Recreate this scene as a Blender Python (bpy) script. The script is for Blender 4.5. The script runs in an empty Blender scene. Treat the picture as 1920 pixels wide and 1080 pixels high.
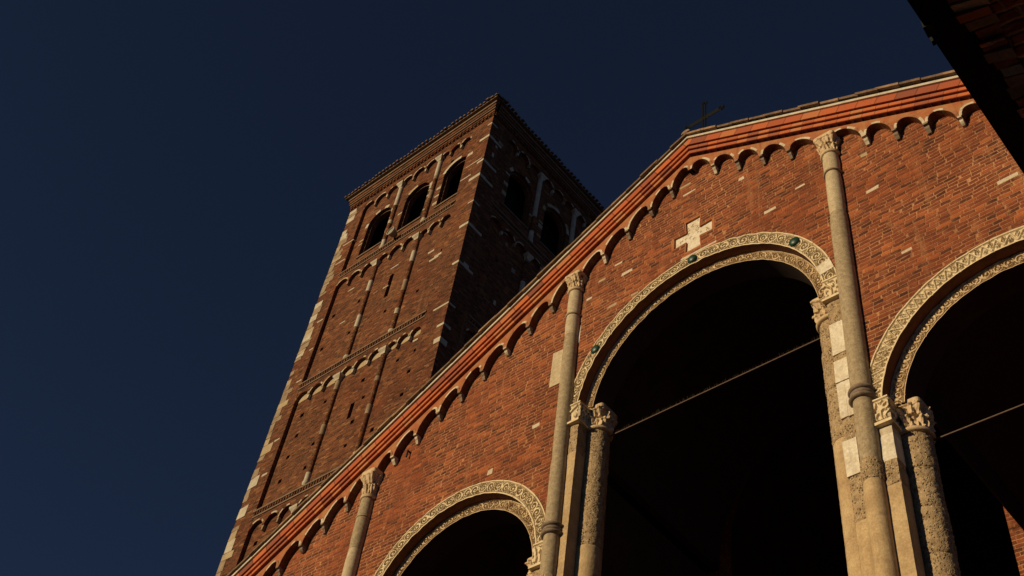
import bpy, math, random
from mathutils import Vector, Matrix, noise
from mathutils.geometry import tessellate_polygon
PI = math.pi; R = math.radians
rnd = random.Random(7)
scene = bpy.context.scene
C = scene.collection

# ---------------------------------------------------------------- camera
CAM = Vector((8.7993, -12.7774, -8.9979)); YAW, PITCH, ROLL, FOC = .8400, .8543, .1805, 2199.35
def cam_axes():
    f = Vector((-math.sin(YAW)*math.cos(PITCH), math.cos(YAW)*math.cos(PITCH), math.sin(PITCH)))
    rt = Vector((math.cos(YAW), math.sin(YAW), 0)); up = rt.cross(f)
    c, s = math.cos(ROLL), math.sin(ROLL)
    return rt*c+up*s, -rt*s+up*c, f
RT, UP, FW = cam_axes()
cd = bpy.data.cameras.new('camera'); cam = bpy.data.objects.new('camera', cd); C.objects.link(cam)
m3 = Matrix((RT, UP, -FW)).transposed(); cam.matrix_world = Matrix.Translation(CAM) @ m3.to_4x4()
cd.sensor_width = 36; cd.lens = FOC*36/1920; cd.clip_start = .05; cd.clip_end = 3000
scene.camera = cam
# ---------------------------------------------------------------- light
SUN_EL, SUN_AZ = R(15), R(21)       # elevation, and angle left of the facade's normal
sd = Vector((-math.sin(SUN_AZ)*math.cos(SUN_EL), -math.cos(SUN_AZ)*math.cos(SUN_EL), math.sin(SUN_EL)))
w = bpy.data.worlds.new('World'); scene.world = w; w.use_nodes = True
nt = w.node_tree; nt.nodes.clear()
sk = nt.nodes.new('ShaderNodeTexSky'); sk.sky_type = 'NISHITA'; sk.sun_disc = False
sk.sun_elevation = SUN_EL; sk.sun_rotation = math.atan2(sd.x, sd.y) % (2*PI)
sk.altitude = 2500; sk.air_density = .2; sk.dust_density = .0; sk.ozone_density = 1.3
bg = nt.nodes.new('ShaderNodeBackground'); bg.inputs[1].default_value = .073
wo = nt.nodes.new('ShaderNodeOutputWorld')
nt.links.new(sk.outputs[0], bg.inputs[0]); nt.links.new(bg.outputs[0], wo.inputs[0])
sl = bpy.data.lights.new('sun', 'SUN'); sl.energy = 3.8; sl.angle = R(.5); sl.color = (1, .80, .50)
so = bpy.data.objects.new('sun', sl); C.objects.link(so); so.rotation_euler = (-sd).to_track_quat('-Z', 'Y').to_euler()
scene.view_settings.view_transform = 'Standard'; scene.view_settings.look = 'None'
scene.cycles.diffuse_bounces = 1; scene.view_settings.gamma = 1; scene.view_settings.exposure = 0

# ---------------------------------------------------------------- materials
def rgb(*c): return (c[0], c[1], c[2], 1)
class NT:
    def __init__(s, name, rough=.85, spec=.25):
        s.m = bpy.data.materials.new(name); s.m.use_nodes = True; s.t = s.m.node_tree
        s.b = s.t.nodes['Principled BSDF']; s.b.inputs['Roughness'].default_value = rough
        s.b.inputs['Specular IOR Level'].default_value = spec
    def n(s, typ, **k):
        nd = s.t.nodes.new('ShaderNode'+typ)
        for a, v in k.items():
            if a == 'ins':
                for i, x in v.items():
                    if hasattr(x, 'links') and hasattr(x, 'node'): s.t.links.new(x, nd.inputs[i])
                    else: nd.inputs[i].default_value = x
            else: setattr(nd, a, v)
        return nd
    def math(s, op, a, b=0., c=None):
        d = {0: a, 1: b}
        if c is not None: d[2] = c
        return s.n('Math', operation=op, ins=d).outputs[0]
    def mix(s, f, a, b, typ='MIX'):
        nd = s.n('Mix', data_type='RGBA', blend_type=typ, ins={0: f, 6: a, 7: b}); return nd.outputs[2]
    def noise(s, vec, scale, detail=4, rough=.6, out=0, dist=0.):
        return s.n('TexNoise', ins={'Vector': vec, 'Scale': scale, 'Detail': detail, 'Roughness': rough, 'Distortion': dist}).outputs[out]
    def ramp(s, f, stops, interp='LINEAR'):
        nd = s.n('ValToRGB', ins={0: f}); r = nd.color_ramp; r.interpolation = interp
        while len(r.elements) < len(stops): r.elements.new(.5)
        for e, (p, c) in zip(r.elements, stops): e.position = p; e.color = c if len(c) == 4 else rgb(*c)
        return nd.outputs[0]
    def maprange(s, f, a, b, c=0., d=1.):
        return s.n('MapRange', ins={0: f, 1: a, 2: b, 3: c, 4: d}).outputs[0]
    def obj(s): return s.n('TexCoord').outputs['Object']
    def boxuv(s):
        """u along the wall, v up, whichever way a face looks"""
        tc = s.n('TexCoord'); p = s.n('SeparateXYZ', ins={0: tc.outputs['Object']}); q = s.n('SeparateXYZ', ins={0: tc.outputs['Normal']})
        ax = s.math('GREATER_THAN', s.math('ABSOLUTE', q.outputs[0]), .7); az = s.math('GREATER_THAN', s.math('ABSOLUTE', q.outputs[2]), .7)
        u = s.n('Mix', ins={0: ax, 2: p.outputs[0], 3: p.outputs[1]}).outputs[0]
        v = s.n('Mix', ins={0: az, 2: p.outputs[2], 3: p.outputs[1]}).outputs[0]
        return u, v, tc.outputs['Object']
    def col(s, c): s.t.links.new(c, s.b.inputs['Base Color']) if hasattr(c, 'node') else setattr(s.b.inputs['Base Color'], 'default_value', c)
    def bump(s, h, strength=.5, dist=.02):
        s.t.links.new(s.n('Bump', ins={'Height': h, 'Strength': strength, 'Distance': dist}).outputs[0], s.b.inputs['Normal'])

def brick_mat(name, bw=.215, bh=.092, mort=.10, palette=None, mortar=(.56, .27, .13), blotch=1., bumpd=.02, tint=1., mk_=.85):
    s = NT(name, .9, .15)
    u, v, P = s.boxuv()
    wob = s.noise(P, 1.7, 3); wob2 = s.noise(P, 9, 3)
    v = s.math('ADD', v, s.math('MULTIPLY', s.math('SUBTRACT', wob, .5), .10))
    v = s.math('ADD', v, s.math('MULTIPLY', s.math('SUBTRACT', wob2, .5), .035))
    u = s.math('ADD', u, s.math('MULTIPLY', s.math('SUBTRACT', wob2, .5), .06))
    vs = s.math('DIVIDE', v, bh); row = s.math('FLOOR', vs); fv = s.math('SUBTRACT', vs, row)
    rr = s.n('TexWhiteNoise', noise_dimensions='1D', ins={'W': row}).outputs[0]
    us = s.math('ADD', s.math('DIVIDE', u, bw), s.math('MULTIPLY', rr, 7.3))
    # vary the length of the bricks along a row
    lw = s.n('TexNoise', noise_dimensions='2D', ins={'Vector': s.n('CombineXYZ', ins={0: us, 1: row}).outputs[0], 'Scale': .9, 'Detail': 1}).outputs[0]
    us = s.math('ADD', us, s.math('MULTIPLY', lw, .9))
    ci = s.math('FLOOR', us); fu = s.math('SUBTRACT', us, ci)
    wn = s.n('TexWhiteNoise', noise_dimensions='2D', ins={'Vector': s.n('CombineXYZ', ins={0: ci, 1: row}).outputs[0]})
    rv = wn.outputs[0]
    pal = palette or [(.0, (.07, .024, .015)), (.1, (.13, .034, .017)), (.4, (.19, .046, .020)), (.7, (.235, .058, .023)), (.9, (.32, .078, .027)), (1., (.40, .11, .034))]
    base = s.ramp(rv, [(p, (c[0]*tint, c[1]*tint, c[2]*tint)) for p, c in pal])
    # big weathering
    big = s.noise(P, .55, 5, .65); med = s.noise(P, 3.2, 5, .7); fine = s.noise(P, 38, 4, .7)
    base = s.mix(s.maprange(big, .54, .70, 0, .6*blotch), base, rgb(.38*tint, .095*tint, .032*tint))
    base = s.mix(s.maprange(med, .55, .75, 0, .45*blotch), base, rgb(.13*tint, .05*tint, .028*tint))
    base = s.mix(s.maprange(s.noise(P, 1.4, 6, .75, dist=1.), .60, .70, 0, .6), base, rgb(.42*tint, .20*tint, .085*tint))
    # rain streaks: long upright noise
    st = s.n('VectorMath', operation='MULTIPLY', ins={0: P, 1: (4.2, 4.2, .3)}).outputs[0]
    base = s.mix(s.maprange(s.noise(st, 1., 4, .6), .56, .74, 0, .6), base, rgb(.40*tint, .18*tint, .08*tint))
    lo = s.noise(P, .33, 4, .6); mid2 = s.noise(P, 1.9, 4, .65)
    base = s.mix(1., base, s.ramp(lo, [(.3, (.74, .72, .74)), (.68, (1.16, 1.2, 1.2))]), 'MULTIPLY')
    base = s.mix(1., base, s.ramp(mid2, [(.3, (.78, .76, .76)), (.7, (1.18, 1.22, 1.2))]), 'MULTIPLY')
    # courses blurred by age: streaks along the rows, strongest where the old wall is worn
    hs = s.n('VectorMath', operation='MULTIPLY', ins={0: P, 1: (2.2, 2.2, 9.)}).outputs[0]; hn = s.noise(hs, 1.6, 5, .7)
    base = s.mix(s.maprange(hn, .50, .66, 0, .5), base, rgb(.36*tint, .13*tint, .05*tint))
    base = s.mix(s.maprange(hn, .46, .34, 0, .45), base, rgb(.10*tint, .034*tint, .02*tint))
    # mortar
    e = mort; half = s.math('SUBTRACT', .5, s.math('ABSOLUTE', s.math('SUBTRACT', fv, .5)))
    halfu = s.math('MULTIPLY', s.math('SUBTRACT', .5, s.math('ABSOLUTE', s.math('SUBTRACT', fu, .5))), bw/bh)
    mn = s.math('MINIMUM', half, halfu); mn = s.math('ADD', mn, s.math('MULTIPLY', s.math('SUBTRACT', med, .5), .10))
    mask = s.maprange(mn, e*.6, e*1.5, 1, 0)
    mk = s.math('MULTIPLY', mask, s.maprange(big, .40, .64, mk_, .15))
    mcol = s.mix(s.maprange(fine, .3, .7), rgb(mortar[0]*.75*tint, mortar[1]*.75*tint, mortar[2]*.7*tint), rgb(mortar[0]*1.2*tint, mortar[1]*1.25*tint, mortar[2]*1.2*tint))
    c = s.mix(mk, base, mcol)
    c = s.mix(1., c, s.ramp(fine, [(.2, (.72, .72, .72)), (.8, (1.25, 1.25, 1.25))]), 'MULTIPLY')
    s.col(c)
    h = s.math('ADD', s.math('MULTIPLY', s.maprange(mn, .02, .2), .8), s.math('MULTIPLY', fine, .7))
    h = s.math('ADD', h, s.math('MULTIPLY', rv, .6)); h = s.math('ADD', h, s.math('MULTIPLY', med, .9))
    s.bump(h, .9, bumpd)
    return s.m

def stone_mat(name, c1, c2, scale=6, spots=None, bumpd=.01, rough=.85, fine=60, pit=0.):
    s = NT(name, rough, .2); P = s.obj()
    a = s.noise(P, scale, 6, .65); f = s.noise(P, fine, 4, .7)
    c = s.mix(s.maprange(a, .35, .65), rgb(*c1), rgb(*c2))
    c = s.mix(1., c, s.ramp(f, [(.25, (.7, .7, .7)), (.75, (1.25, 1.25, 1.25))]), 'MULTIPLY')
    h = s.math('ADD', s.math('MULTIPLY', a, .6), s.math('MULTIPLY', f, .5))
    vs_ = s.n('VectorMath', operation='MULTIPLY', ins={0: P, 1: (9, 9, .7)}).outputs[0]
    c = s.mix(s.maprange(s.noise(vs_, 1., 4, .65), .52, .72, 0, .45), c, rgb(c1[0]*.45, c1[1]*.42, c1[2]*.38))
    if spots:
        vo = s.n('TexVoronoi', ins={'Vector': P, 'Scale': spots[0], 'Randomness': 1.})
        sp = s.maprange(s.n('SeparateColor', ins={0: vo.outputs['Color']}).outputs[0], spots[1], spots[1]+.05)
        sp = s.math('MULTIPLY', sp, s.maprange(vo.outputs['Distance'], .25, .5, 1, 0))
        c = s.mix(sp, c, rgb(*spots[2]))
    if pit:
        vo = s.n('TexVoronoi', ins={'Vector': P, 'Scale': pit, 'Randomness': 1.})
        pp = s.math('MULTIPLY', s.maprange(vo.outputs['Distance'], .1, .42, 1, 0), s.maprange(s.noise(P, pit*.35, 3), .42, .6))
        h = s.math('SUBTRACT', h, s.math('MULTIPLY', pp, 2.)); c = s.mix(s.math('MULTIPLY', pp, .5), c, rgb(c1[0]*.35, c1[1]*.3, c1[2]*.25))
    s.col(c); s.bump(h, .9, bumpd); return s.m

def block_mat(name, L, cols, ang=0., sgn=1, joint=.03, bumpd=.008):
    """terracotta cut in blocks of length L along the slope"""
    s = NT(name, .8, .25); P = s.obj(); q = s.n('SeparateXYZ', ins={0: P})
    u = s.math('ADD', s.math('MULTIPLY', q.outputs[0], math.cos(ang)), s.math('MULTIPLY', q.outputs[2], -sgn*math.sin(ang)))
    us = s.math('DIVIDE', u, L); ci = s.math('FLOOR', us); fu = s.math('SUBTRACT', us, ci)
    rv = s.n('TexWhiteNoise', noise_dimensions='1D', ins={'W': ci}).outputs[0]
    c = s.ramp(rv, cols, 'LINEAR')
    n1 = s.noise(P, 5, 5, .7); f = s.noise(P, 50, 3, .7)
    c = s.mix(s.maprange(n1, .58, .75, 0, .45), c, rgb(.14, .045, .03))
    c = s.mix(1., c, s.ramp(f, [(.2, (.75, .75, .75)), (.8, (1.2, 1.2, 1.2))]), 'MULTIPLY')
    jm = s.maprange(s.math('SUBTRACT', .5, s.math('ABSOLUTE', s.math('SUBTRACT', fu, .5))), joint*.5, joint, 1, 0)
    c = s.mix(s.math('MULTIPLY', jm, .7), c, rgb(.10, .04, .025))
    s.col(c); s.bump(s.math('ADD', s.math('MULTIPLY', jm, -1.), s.math('MULTIPLY', n1, .7)), .8, bumpd); return s.m

SL = .5619; ANG = math.atan(SL)
TC = [(0, (.22, .065, .035)), (.12, (.36, .085, .032)), (.5, (.44, .10, .032)), (.8, (.52, .13, .036)), (1, (.42, .18, .07))]
M = {}
M['brick'] = brick_mat('facade_brick')
M['brick_tower'] = brick_mat('tower_brick', .24, .085, .09, tint=.74, mortar=(.34, .18, .09), bumpd=.03, blotch=.45, palette=[(.0, (.06, .028, .016)), (.15, (.13, .045, .022)), (.45, (.20, .062, .027)), (.75, (.25, .085, .034)), (.92, (.34, .11, .04)), (1., (.42, .20, .09))])
M['brick_rough'] = brick_mat('portico_brick', .26, .085, .12, tint=1.5, mortar=(.36, .24, .15), bumpd=.03)
M['fascia_l'] = block_mat('terracotta_fascia_left', .46, TC, ANG, -1); M['fascia_r'] = block_mat('terracotta_fascia_right', .46, TC, ANG, 1)
TR = [(0, (.30, .085, .04)), (.15, (.45, .11, .036)), (.6, (.54, .14, .042)), (1, (.50, .20, .08))]
M['roll_l'] = block_mat('terracotta_roll_left', .30, TR, ANG, -1, .02); M['roll_r'] = block_mat('terracotta_roll_right', .30, TR, ANG, 1, .02)
M['frieze'] = stone_mat('frieze_terracotta', (.38, .10, .034), (.42, .19, .075), 4.5, None, .012)
M['drip'] = stone_mat('pale_drip_edge', (.62, .55, .42), (.50, .42, .30), 5, None, .004)
M['vous_w'] = stone_mat('pale_voussoir', (.66, .56, .40), (.50, .38, .24), 9, None, .006)
M['vous_b'] = stone_mat('brick_voussoir', (.28, .095, .04), (.40, .18, .08), 9, None, .006)
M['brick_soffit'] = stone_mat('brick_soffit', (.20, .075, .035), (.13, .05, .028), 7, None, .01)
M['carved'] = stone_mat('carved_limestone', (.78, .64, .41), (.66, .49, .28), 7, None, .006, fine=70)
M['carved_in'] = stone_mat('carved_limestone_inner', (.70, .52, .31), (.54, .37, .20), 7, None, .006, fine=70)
M['granite'] = stone_mat('grey_granite', (.47, .36, .21), (.30, .22, .13), 14, (70, .75, (.14, .11, .085)), .006, fine=120)
M['granite_d'] = stone_mat('dark_granite', (.30, .22, .15), (.17, .12, .08), 10, None, .006, fine=80)
M['granite_w'] = stone_mat('pale_granite', (.60, .48, .30), (.45, .34, .20), 12, (70, .8, (.2, .17, .13)), .005, fine=120)
M['ceppo'] = stone_mat('conglomerate_stone', (.50, .35, .19), (.31, .205, .105), 9, (40, .8, (.60, .50, .34)), .03, fine=48, pit=26)
M['sandstone'] = stone_mat('smooth_sandstone', (.56, .40, .21), (.40, .26, .13), 2.2, (7, .95, (.30, .2, .11)), .012, fine=30)
M['marble'] = stone_mat('white_marble', (.78, .69, .52), (.60, .49, .34), 3.2, None, .003, .6, fine=20)
M['tower_w'] = stone_mat('tower_pale_stone', (.56, .49, .36), (.42, .34, .23), 4, None, .004)
M['quoin'] = stone_mat('tower_quoin_stone', (.38, .28, .17), (.22, .14, .08), 2.5, None, .02)
M['tower_sill'] = stone_mat('tower_sill_stone', (.24, .16, .10), (.17, .11, .07), 4, None, .01)
M['plaster'] = stone_mat('cream_plaster', (.46, .34, .19), (.38, .27, .15), 3, None, .006)
M['tile'] = stone_mat('old_roof_tile', (.26, .15, .085), (.11, .075, .05), 7, None, .012)
M['tile_p'] = stone_mat('pale_roof_tile', (.40, .24, .13), (.22, .14, .085), 6, None, .012)
M['iron'] = stone_mat('black_iron', (.006, .006, .005), (.01, .009, .008), 20, None, .002, .6)
M['rod'] = stone_mat('rusty_rod', (.13, .08, .05), (.09, .055, .035), 20, None, .002, .6)
M['wood'] = stone_mat('dark_timber', (.014, .011, .009), (.008, .007, .006), 6, None, .006)
M['old_red'] = stone_mat('old_red_brick', (.42, .12, .045), (.26, .08, .04), 14, None, .02, fine=60)
M['old_brown'] = stone_mat('old_brown_brick', (.32, .20, .11), (.20, .13, .075), 12, None, .02, fine=60)
M['bounce_wall'] = stone_mat('pale_bounce_wall', (.80, .70, .54), (.70, .60, .44), 1.5, None, .01)  # pale tone picked so the added wall throws light upwards
M['plain_in'] = stone_mat('loggia_shade_dark', (.075, .045, .03), (.05, .03, .02), 2, None, .01)  # near-black base colour carries the shade inside the loggia
M['ground'] = stone_mat('courtyard_paving', (.06, .055, .045), (.035, .03, .025), .8, None, .01)
M['housing'] = stone_mat('grey_housing', (.30, .27, .22), (.24, .21, .17), 4, None, .002, .5)
g = NT('green_glass', .4, .35); g.col(g.mix(g.noise(g.obj(), 14, 3), rgb(.008, .026, .018), rgb(.022, .07, .038))); M['green'] = g.m

# ---------------------------------------------------------------- mesh helpers
class MB:
    def __init__(s): s.v = []; s.f = []; s.mi = []; s.sm = []
    def face(s, idx, mi=0, sm=False): s.f.append(tuple(idx)); s.mi.append(mi); s.sm.append(sm)
    def box(s, x0, x1, y0, y1, z0, z1, mi=0, T=None, jit=0.):
        b = len(s.v); P = [(x0, y0, z0), (x1, y0, z0), (x1, y1, z0), (x0, y1, z0), (x0, y0, z1), (x1, y0, z1), (x1, y1, z1), (x0, y1, z1)]
        if jit: P = [(x+rnd.uniform(-jit, jit), y+rnd.uniform(-jit, jit)*.3, z+rnd.uniform(-jit, jit)) for x, y, z in P]
        s.v += [T(*p) if T else p for p in P]
        for q in ((0, 3, 2, 1), (4, 5, 6, 7), (0, 1, 5, 4), (1, 2, 6, 5), (2, 3, 7, 6), (3, 0, 4, 7)): s.face([b+i for i in q], mi)
        return s
    def prism(s, loops, y0, y1, mi=0, T=None, back=True):
        """loops of (x,z): first outer, rest holes, extruded from y0 (front) to y1"""
        tri = tessellate_polygon([[Vector((p[0], p[1], 0)) for p in L] for L in loops])
        pts = [p for L in loops for p in L]; n = len(pts); b = len(s.v)
        for y in (y0, y1): s.v += [T(p[0], y, p[1]) if T else (p[0], y, p[1]) for p in pts]
        for a, c, d in tri:
            s.face((b+a, b+c, b+d), mi)
            if back: s.face((b+n+d, b+n+c, b+n+a), mi)
        o = 0
        for L in loops:
            k = len(L)
            for i in range(k):
                j = (i+1) % k; s.face((b+o+i, b+o+j, b+n+o+j, b+n+o+i), mi)
            o += k
        return s
    def grid(s, rows, mi=0, closed=False, sm=True):
        b = len(s.v); nr = len(rows); nc = len(rows[0])
        for r in rows: s.v += r
        for i in range(nr-1):
            for j in range(nc if closed else nc-1):
                k = (j+1) % nc; s.face((b+i*nc+j, b+i*nc+k, b+(i+1)*nc+k, b+(i+1)*nc+j), mi, sm)
        return s
    def lathe(s, prof, seg=24, cx=0, cy=0, mi=0, ax=None, nz=0., nf=6, T=None, cap=True):
        """prof: (r,z) bottom to top; ax(z)->dx lean; nz noise amplitude"""
        rows = []
        for r, z in prof:
            row = []
            for i in range(seg):
                t = 2*PI*i/seg; x, y = math.cos(t), math.sin(t); rr = r
                if nz: rr += nz*noise.noise(Vector((x*r*nf+cx*3, y*r*nf, z*nf)))
                p = (cx+(ax(z) if ax else 0)+rr*x, cy+rr*y, z); row.append(T(*p) if T else p)
            rows.append(row)
        b = len(s.v); s.grid(rows, mi, True)
        if cap:
            for row in (rows[0], rows[-1]):
                b = len(s.v); s.v += row; s.face([b+i for i in range(seg)], mi)
        return s
    def build(s, name, mats, parent=None, label=None, fix=True):
        me = bpy.data.meshes.new(name); me.from_pydata([tuple(p) for p in s.v], [], s.f)
        for m in (mats if isinstance(mats, (list, tuple)) else [mats]): me.materials.append(m)
        me.polygons.foreach_set('material_index', s.mi); me.polygons.foreach_set('use_smooth', s.sm)
        if fix:
            import bmesh
            bm = bmesh.new(); bm.from_mesh(me); bmesh.ops.recalc_face_normals(bm, faces=bm.faces); bm.to_mesh(me); bm.free()
        me.update(); o = bpy.data.objects.new(name, me); C.objects.link(o)
        if parent: o.parent = parent; o.matrix_parent_inverse = Matrix.Identity(4) if parent.type != 'EMPTY' else parent.matrix_world.inverted()
        if label: o['label'] = label
        return o
def thing(name, label, cat, loc, group=None):
    o = bpy.data.objects.new(name, None); C.objects.link(o); o.location = loc; o.matrix_world = Matrix.Translation(loc)
    o['label'] = label; o['category'] = cat
    if group: o['group'] = group
    return o
def arc(cx, cz, r, a0, a1, n): return [(cx+r*math.cos(a0+(a1-a0)*i/n), cz+r*math.sin(a0+(a1-a0)*i/n)) for i in range(n+1)]
def hole(cx, cz, r, zb, n=48, hw=None, zs=None):
    """arched opening, anticlockwise from lower right; hw/zs: wider jambs below zs"""
    if hw is None: return [(cx+r, zb)] + arc(cx, cz, r, 0, PI, n) + [(cx-r, zb)]
    a = math.asin((zs-cz)/r)
    return [(cx+hw, zb), (cx+hw, zs)] + arc(cx, cz, r, a, PI-a, n) + [(cx-hw, zs), (cx-hw, zb)]
def sstep(a, b, x):
    t = max(0., min(1., (x-a)/(b-a))); return t*t*(3-2*t)

# relief patterns: u in cells, v 0..1 across -> height 0..1
def hsh(i, k=0): return (math.sin(i*127.1+k*311.7)*43758.5453) % 1
def scroll(u, v, seed=0):
    i = math.floor(u); fu = u-i-.5; fv = v-.5; k = 1 if int(i) % 2 else -1
    r = math.hypot(fu*1.0, fv*1.05)*2; th = math.atan2(fv*k, fu)
    turns = 6.5+2.5*hsh(i, seed)
    sp = math.cos(th+turns*r*1.5+6.28*hsh(i, seed+1))
    h = sstep(-.1, .2, sp)*(1-sstep(.86, .95, r))
    h = max(h, sstep(.22, .12, r))
    ring = 1-sstep(.06, .13, abs(r-.93)); h = max(h, ring)
    # leaf filling the corners
    cr = math.hypot(abs(fu)-.5, abs(fv)-.45); h = max(h, 1-sstep(.09, .16, cr))
    return h
def zigzag(u, v, seed=0):
    v = v*1.16-.08
    i = math.floor(u); fu = u-i; t = abs(fu*2-1)           # 1..0..1
    d = abs(v-(1-t)) ; h = 1-sstep(.10, .17, d)
    # palmette in each triangle
    for cx, cy, up in ((.5, .28, 1), (0, .72, -1), (1, .72, -1)):
        dx = (fu-cx)*1.6; dy = (v-cy)*up; r = math.hypot(dx, dy)
        if r < .34: h = max(h, sstep(-.45, .1, math.cos(math.atan2(dx, dy+.16)*7))*(1-sstep(.28, .34, r)))
    return h
def knot(u, v, seed=0):
    w1 = math.sin(u*PI*2); w2 = -w1
    h = 0
    for wv, ph in ((w1, 0), (w2, 1), (math.sin(u*PI*2+1.6)*.6, 2)):
        d = abs((v-.5)*2.3-wv); h = max(h, 1-sstep(.16, .34, d))
    h = max(h, sstep(.35, .8, noise.noise(Vector((u*4, v*4, seed)))*2))
    return h
def leafy(u, v, seed=0):
    n = noise.noise(Vector((u*2.3+seed, v*2.3, seed*3.1))); n2 = noise.noise(Vector((u*5+seed, v*5, 9.+seed)))
    a = math.sin((n*9+u*5)); return max(sstep(-.1, .3, a*.9+n2*.6), 0)
def relief(pat, u, v, seed, border=.10):
    e = min(v, 1-v)
    if e < border: return 1.
    if e < border+.04: return .25
    return pat(u, (v-border)/(1-2*border), seed)

def archivolt(cx, cz, r0, r1, yf, depth, pat, cell, seed, z_start, amp=.035, back=.25, skip=None):
    """carved stone ring: displaced front, plain soffit and extrados; front at yf, going back"""
    mb = MB(); a = math.asin((z_start-cz)/((r0+r1)/2)); L = (PI-2*a)*(r0+r1)/2
    nu = int(L/.0125); nv = max(10, int((r1-r0)/.0125)); rows = []
    for i in range(nu+1):
        th = a+(PI-2*a)*i/nu; s_ = L*i/nu; row = []
        c, sn = math.cos(th), math.sin(th)
        wob = .006*noise.noise(Vector((s_*3, seed, 0)))
        row.append((cx+r0*c, yf+back, cz+r0*sn))
        for j in range(nv+1):
            v = j/nv; r = r0+(r1-r0)*v+(wob if 0 < j else 0)
            h = relief(pat, s_/cell, v, seed)
            h *= .85+.3*noise.noise(Vector((s_*5, v*2, seed)))
            if skip and skip[0] < th < skip[1]: h = .9
            jn = abs((s_/.62) % 1-.5) > .488                              # joints between the stones
            y = yf+amp*(1-h)+(.012 if jn else 0)
            row.append((cx+r*c, y, cz+r*sn))
        row.append((cx+(r1+wob)*c, yf+back, cz+(r1+wob)*sn)); rows.append(row)
    mb.grid(rows, 0, False, False); w_ = len(rows[0])-1
    for q in range(0, len(mb.f), w_): mb.mi[q] = 1
    return mb
def carved_block(x0, x1, y0, y1, z0, z1, pat, seed, amp=.03, taper=0., cell=.3, T=None):
    """block with carved front (-y) and both sides; narrows by taper towards the bottom"""
    mb = MB(); W = x1-x0; D = y1-y0; H = z1-z0; st = .014
    path = [(x0, y1, -1, 0)]
    n = max(4, int(D/st)); path = [(x0, y1-D*i/n, -1, 0, i/n*D) for i in range(n)]
    m = max(6, int(W/st)); path += [(x0+W*i/m, y0, 0, -1, D+W*i/m) for i in range(m+1)]
    path += [(x1, y0+D*i/n, 1, 0, D+W+D*i/n) for i in range(1, n+1)]
    nz = int(H/st); rows = []
    for k in range(nz+1):
        v = k/nz; row = []; tp = taper*(1-v)**1.3
        for x, y, nx, ny, s_ in path:
            h = relief(pat, s_/cell, v, seed, .08); d = -amp*(1-h)
            xx = x+nx*d; yy = y+ny*d
            xx += (-(x-(x0+x1)/2)/(W/2))*tp; yy += tp*(y1-y)/D
            p = (xx, yy, z0+H*v); row.append(T(*p) if T else p)
        rows.append(row)
    mb.grid(rows, 0, False, False)
    b = len(mb.v); nc = len(path)
    mb.face(list(range(nc))[::-1], 0); mb.face(list(range(nc*nz, nc*(nz+1))), 0)
    return mb
def capital(cx, cy, z0, z1, r0, w, seed, leaves=8, amp=.035, T=None, ax=0., mb=None):
    """leafy capital: round at the neck, square at the abacus"""
    mb = mb or MB(); seg = 72; nz = 34; rows = []
    for k in range(nz+1):
        v = k/nz; row = []
        flare = sstep(.15, .95, v)**1.2; ex = 2+6*sstep(.55, .9, v)
        rb = r0+(w-r0)*flare
        for i in range(seg):
            t = 2*PI*i/seg; c, s_ = math.cos(t), math.sin(t)
            sq = (abs(c)**ex+abs(s_)**ex)**(-1/ex); r = rb*sq
            if .04 < v < .84:
                tier = 0 if v < .45 else 1; vv = (v-.04)/.41 if tier == 0 else (v-.45)/.39
                lf = abs(math.sin((t*leaves/2)+tier*PI/2)); edge = lf-(.30+.55*vv**2)
                h = sstep(-.05, .15, edge)*(1 if vv < .8 else 1.5)
                h += .45*math.cos(t*leaves*3+seed+v*8)*(1 if edge > 0 else .3)
                r += amp*(h-.55) + amp*.8*noise.noise(Vector((c*3+seed, s_*3, v*5)))
            elif v <= .04: r += .02
            row_p = (cx+ax+r*c, cy+r*s_, z0+(z1-z0)*v); row.append(T(*row_p) if T else row_p)
        rows.append(row)
    b = len(mb.v); mb.grid(rows, 0, True, False); mb.face([b+i for i in range(seg)][::-1]); mb.face([b+nz*seg+i for i in range(seg)])
    return mb
def ring_prof(r, z, h, d): return [(r, z-h/2)]+[(r+d*math.sin(PI*i/6), z-h/2*math.cos(PI*i/6)) for i in range(1, 6)]+[(r, z+h/2)]

GZ = -10.6
# ================================================================ ground
o = MB(); o.v = [(-1500, -1500, GZ), (1500, -1500, GZ), (1500, 1500, GZ), (-1500, 1500, GZ)]; o.face((0, 1, 2, 3))
o = o.build('ground', M['ground']); o['kind'] = 'structure'

# ================================================================ the church front
H0 = 14.4476
def W(x): return H0-SL*abs(x)
XE = 15.4
ch = thing('church', 'red brick gabled church front with carved arches, corbel frieze and slender half columns', 'church', (0, 0, GZ))
CC = -.04; Z1 = 7.304; Z2 = 4.057; C2 = 5.82
ARCH = [(CC, Z1, 2.82, 3.12, 2.59, 7.08), (-C2, Z2, 2.31, 2.62, 2.06, 3.80), (C2-.02, Z2, 2.31, 2.63, 2.05, 3.80)]
gable = [(-XE, GZ), (XE, GZ), (XE, W(XE)-.45), (0, W(0)-.45), (-XE, W(XE)-.45)]
FL = -.9
def wallholes(k, extra):
    L = []
    for cx, cz, ro, rr, ri, zc in ARCH: L.append(hole(cx, cz, rr-.03, FL, 48, ro, zc+.5) if k == 0 else hole(cx, cz, ro-.03, FL, 48, ro+.06, zc+.5))
    for sx in (-1, 1): L.append(hole(sx*11.6, .9, 1.6-extra, FL))
    for x_, r_ in ((0, 2.6), (-5.83, 2.2), (5.83, 2.2)): L.append(hole(x_, -5.2, r_-extra, GZ+.05))
    return L
mb = MB(); cross_outer = []
cx_, cz_ = -.055, 11.16
cr = [(-.19, -.52), (.19, -.52), (.17, -.17), (.49, -.19), (.49, .17), (.17, .15), (.19, .52), (-.19, .52), (-.17, .15), (-.49, .17), (-.49, -.19), (-.17, -.17)]
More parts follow.
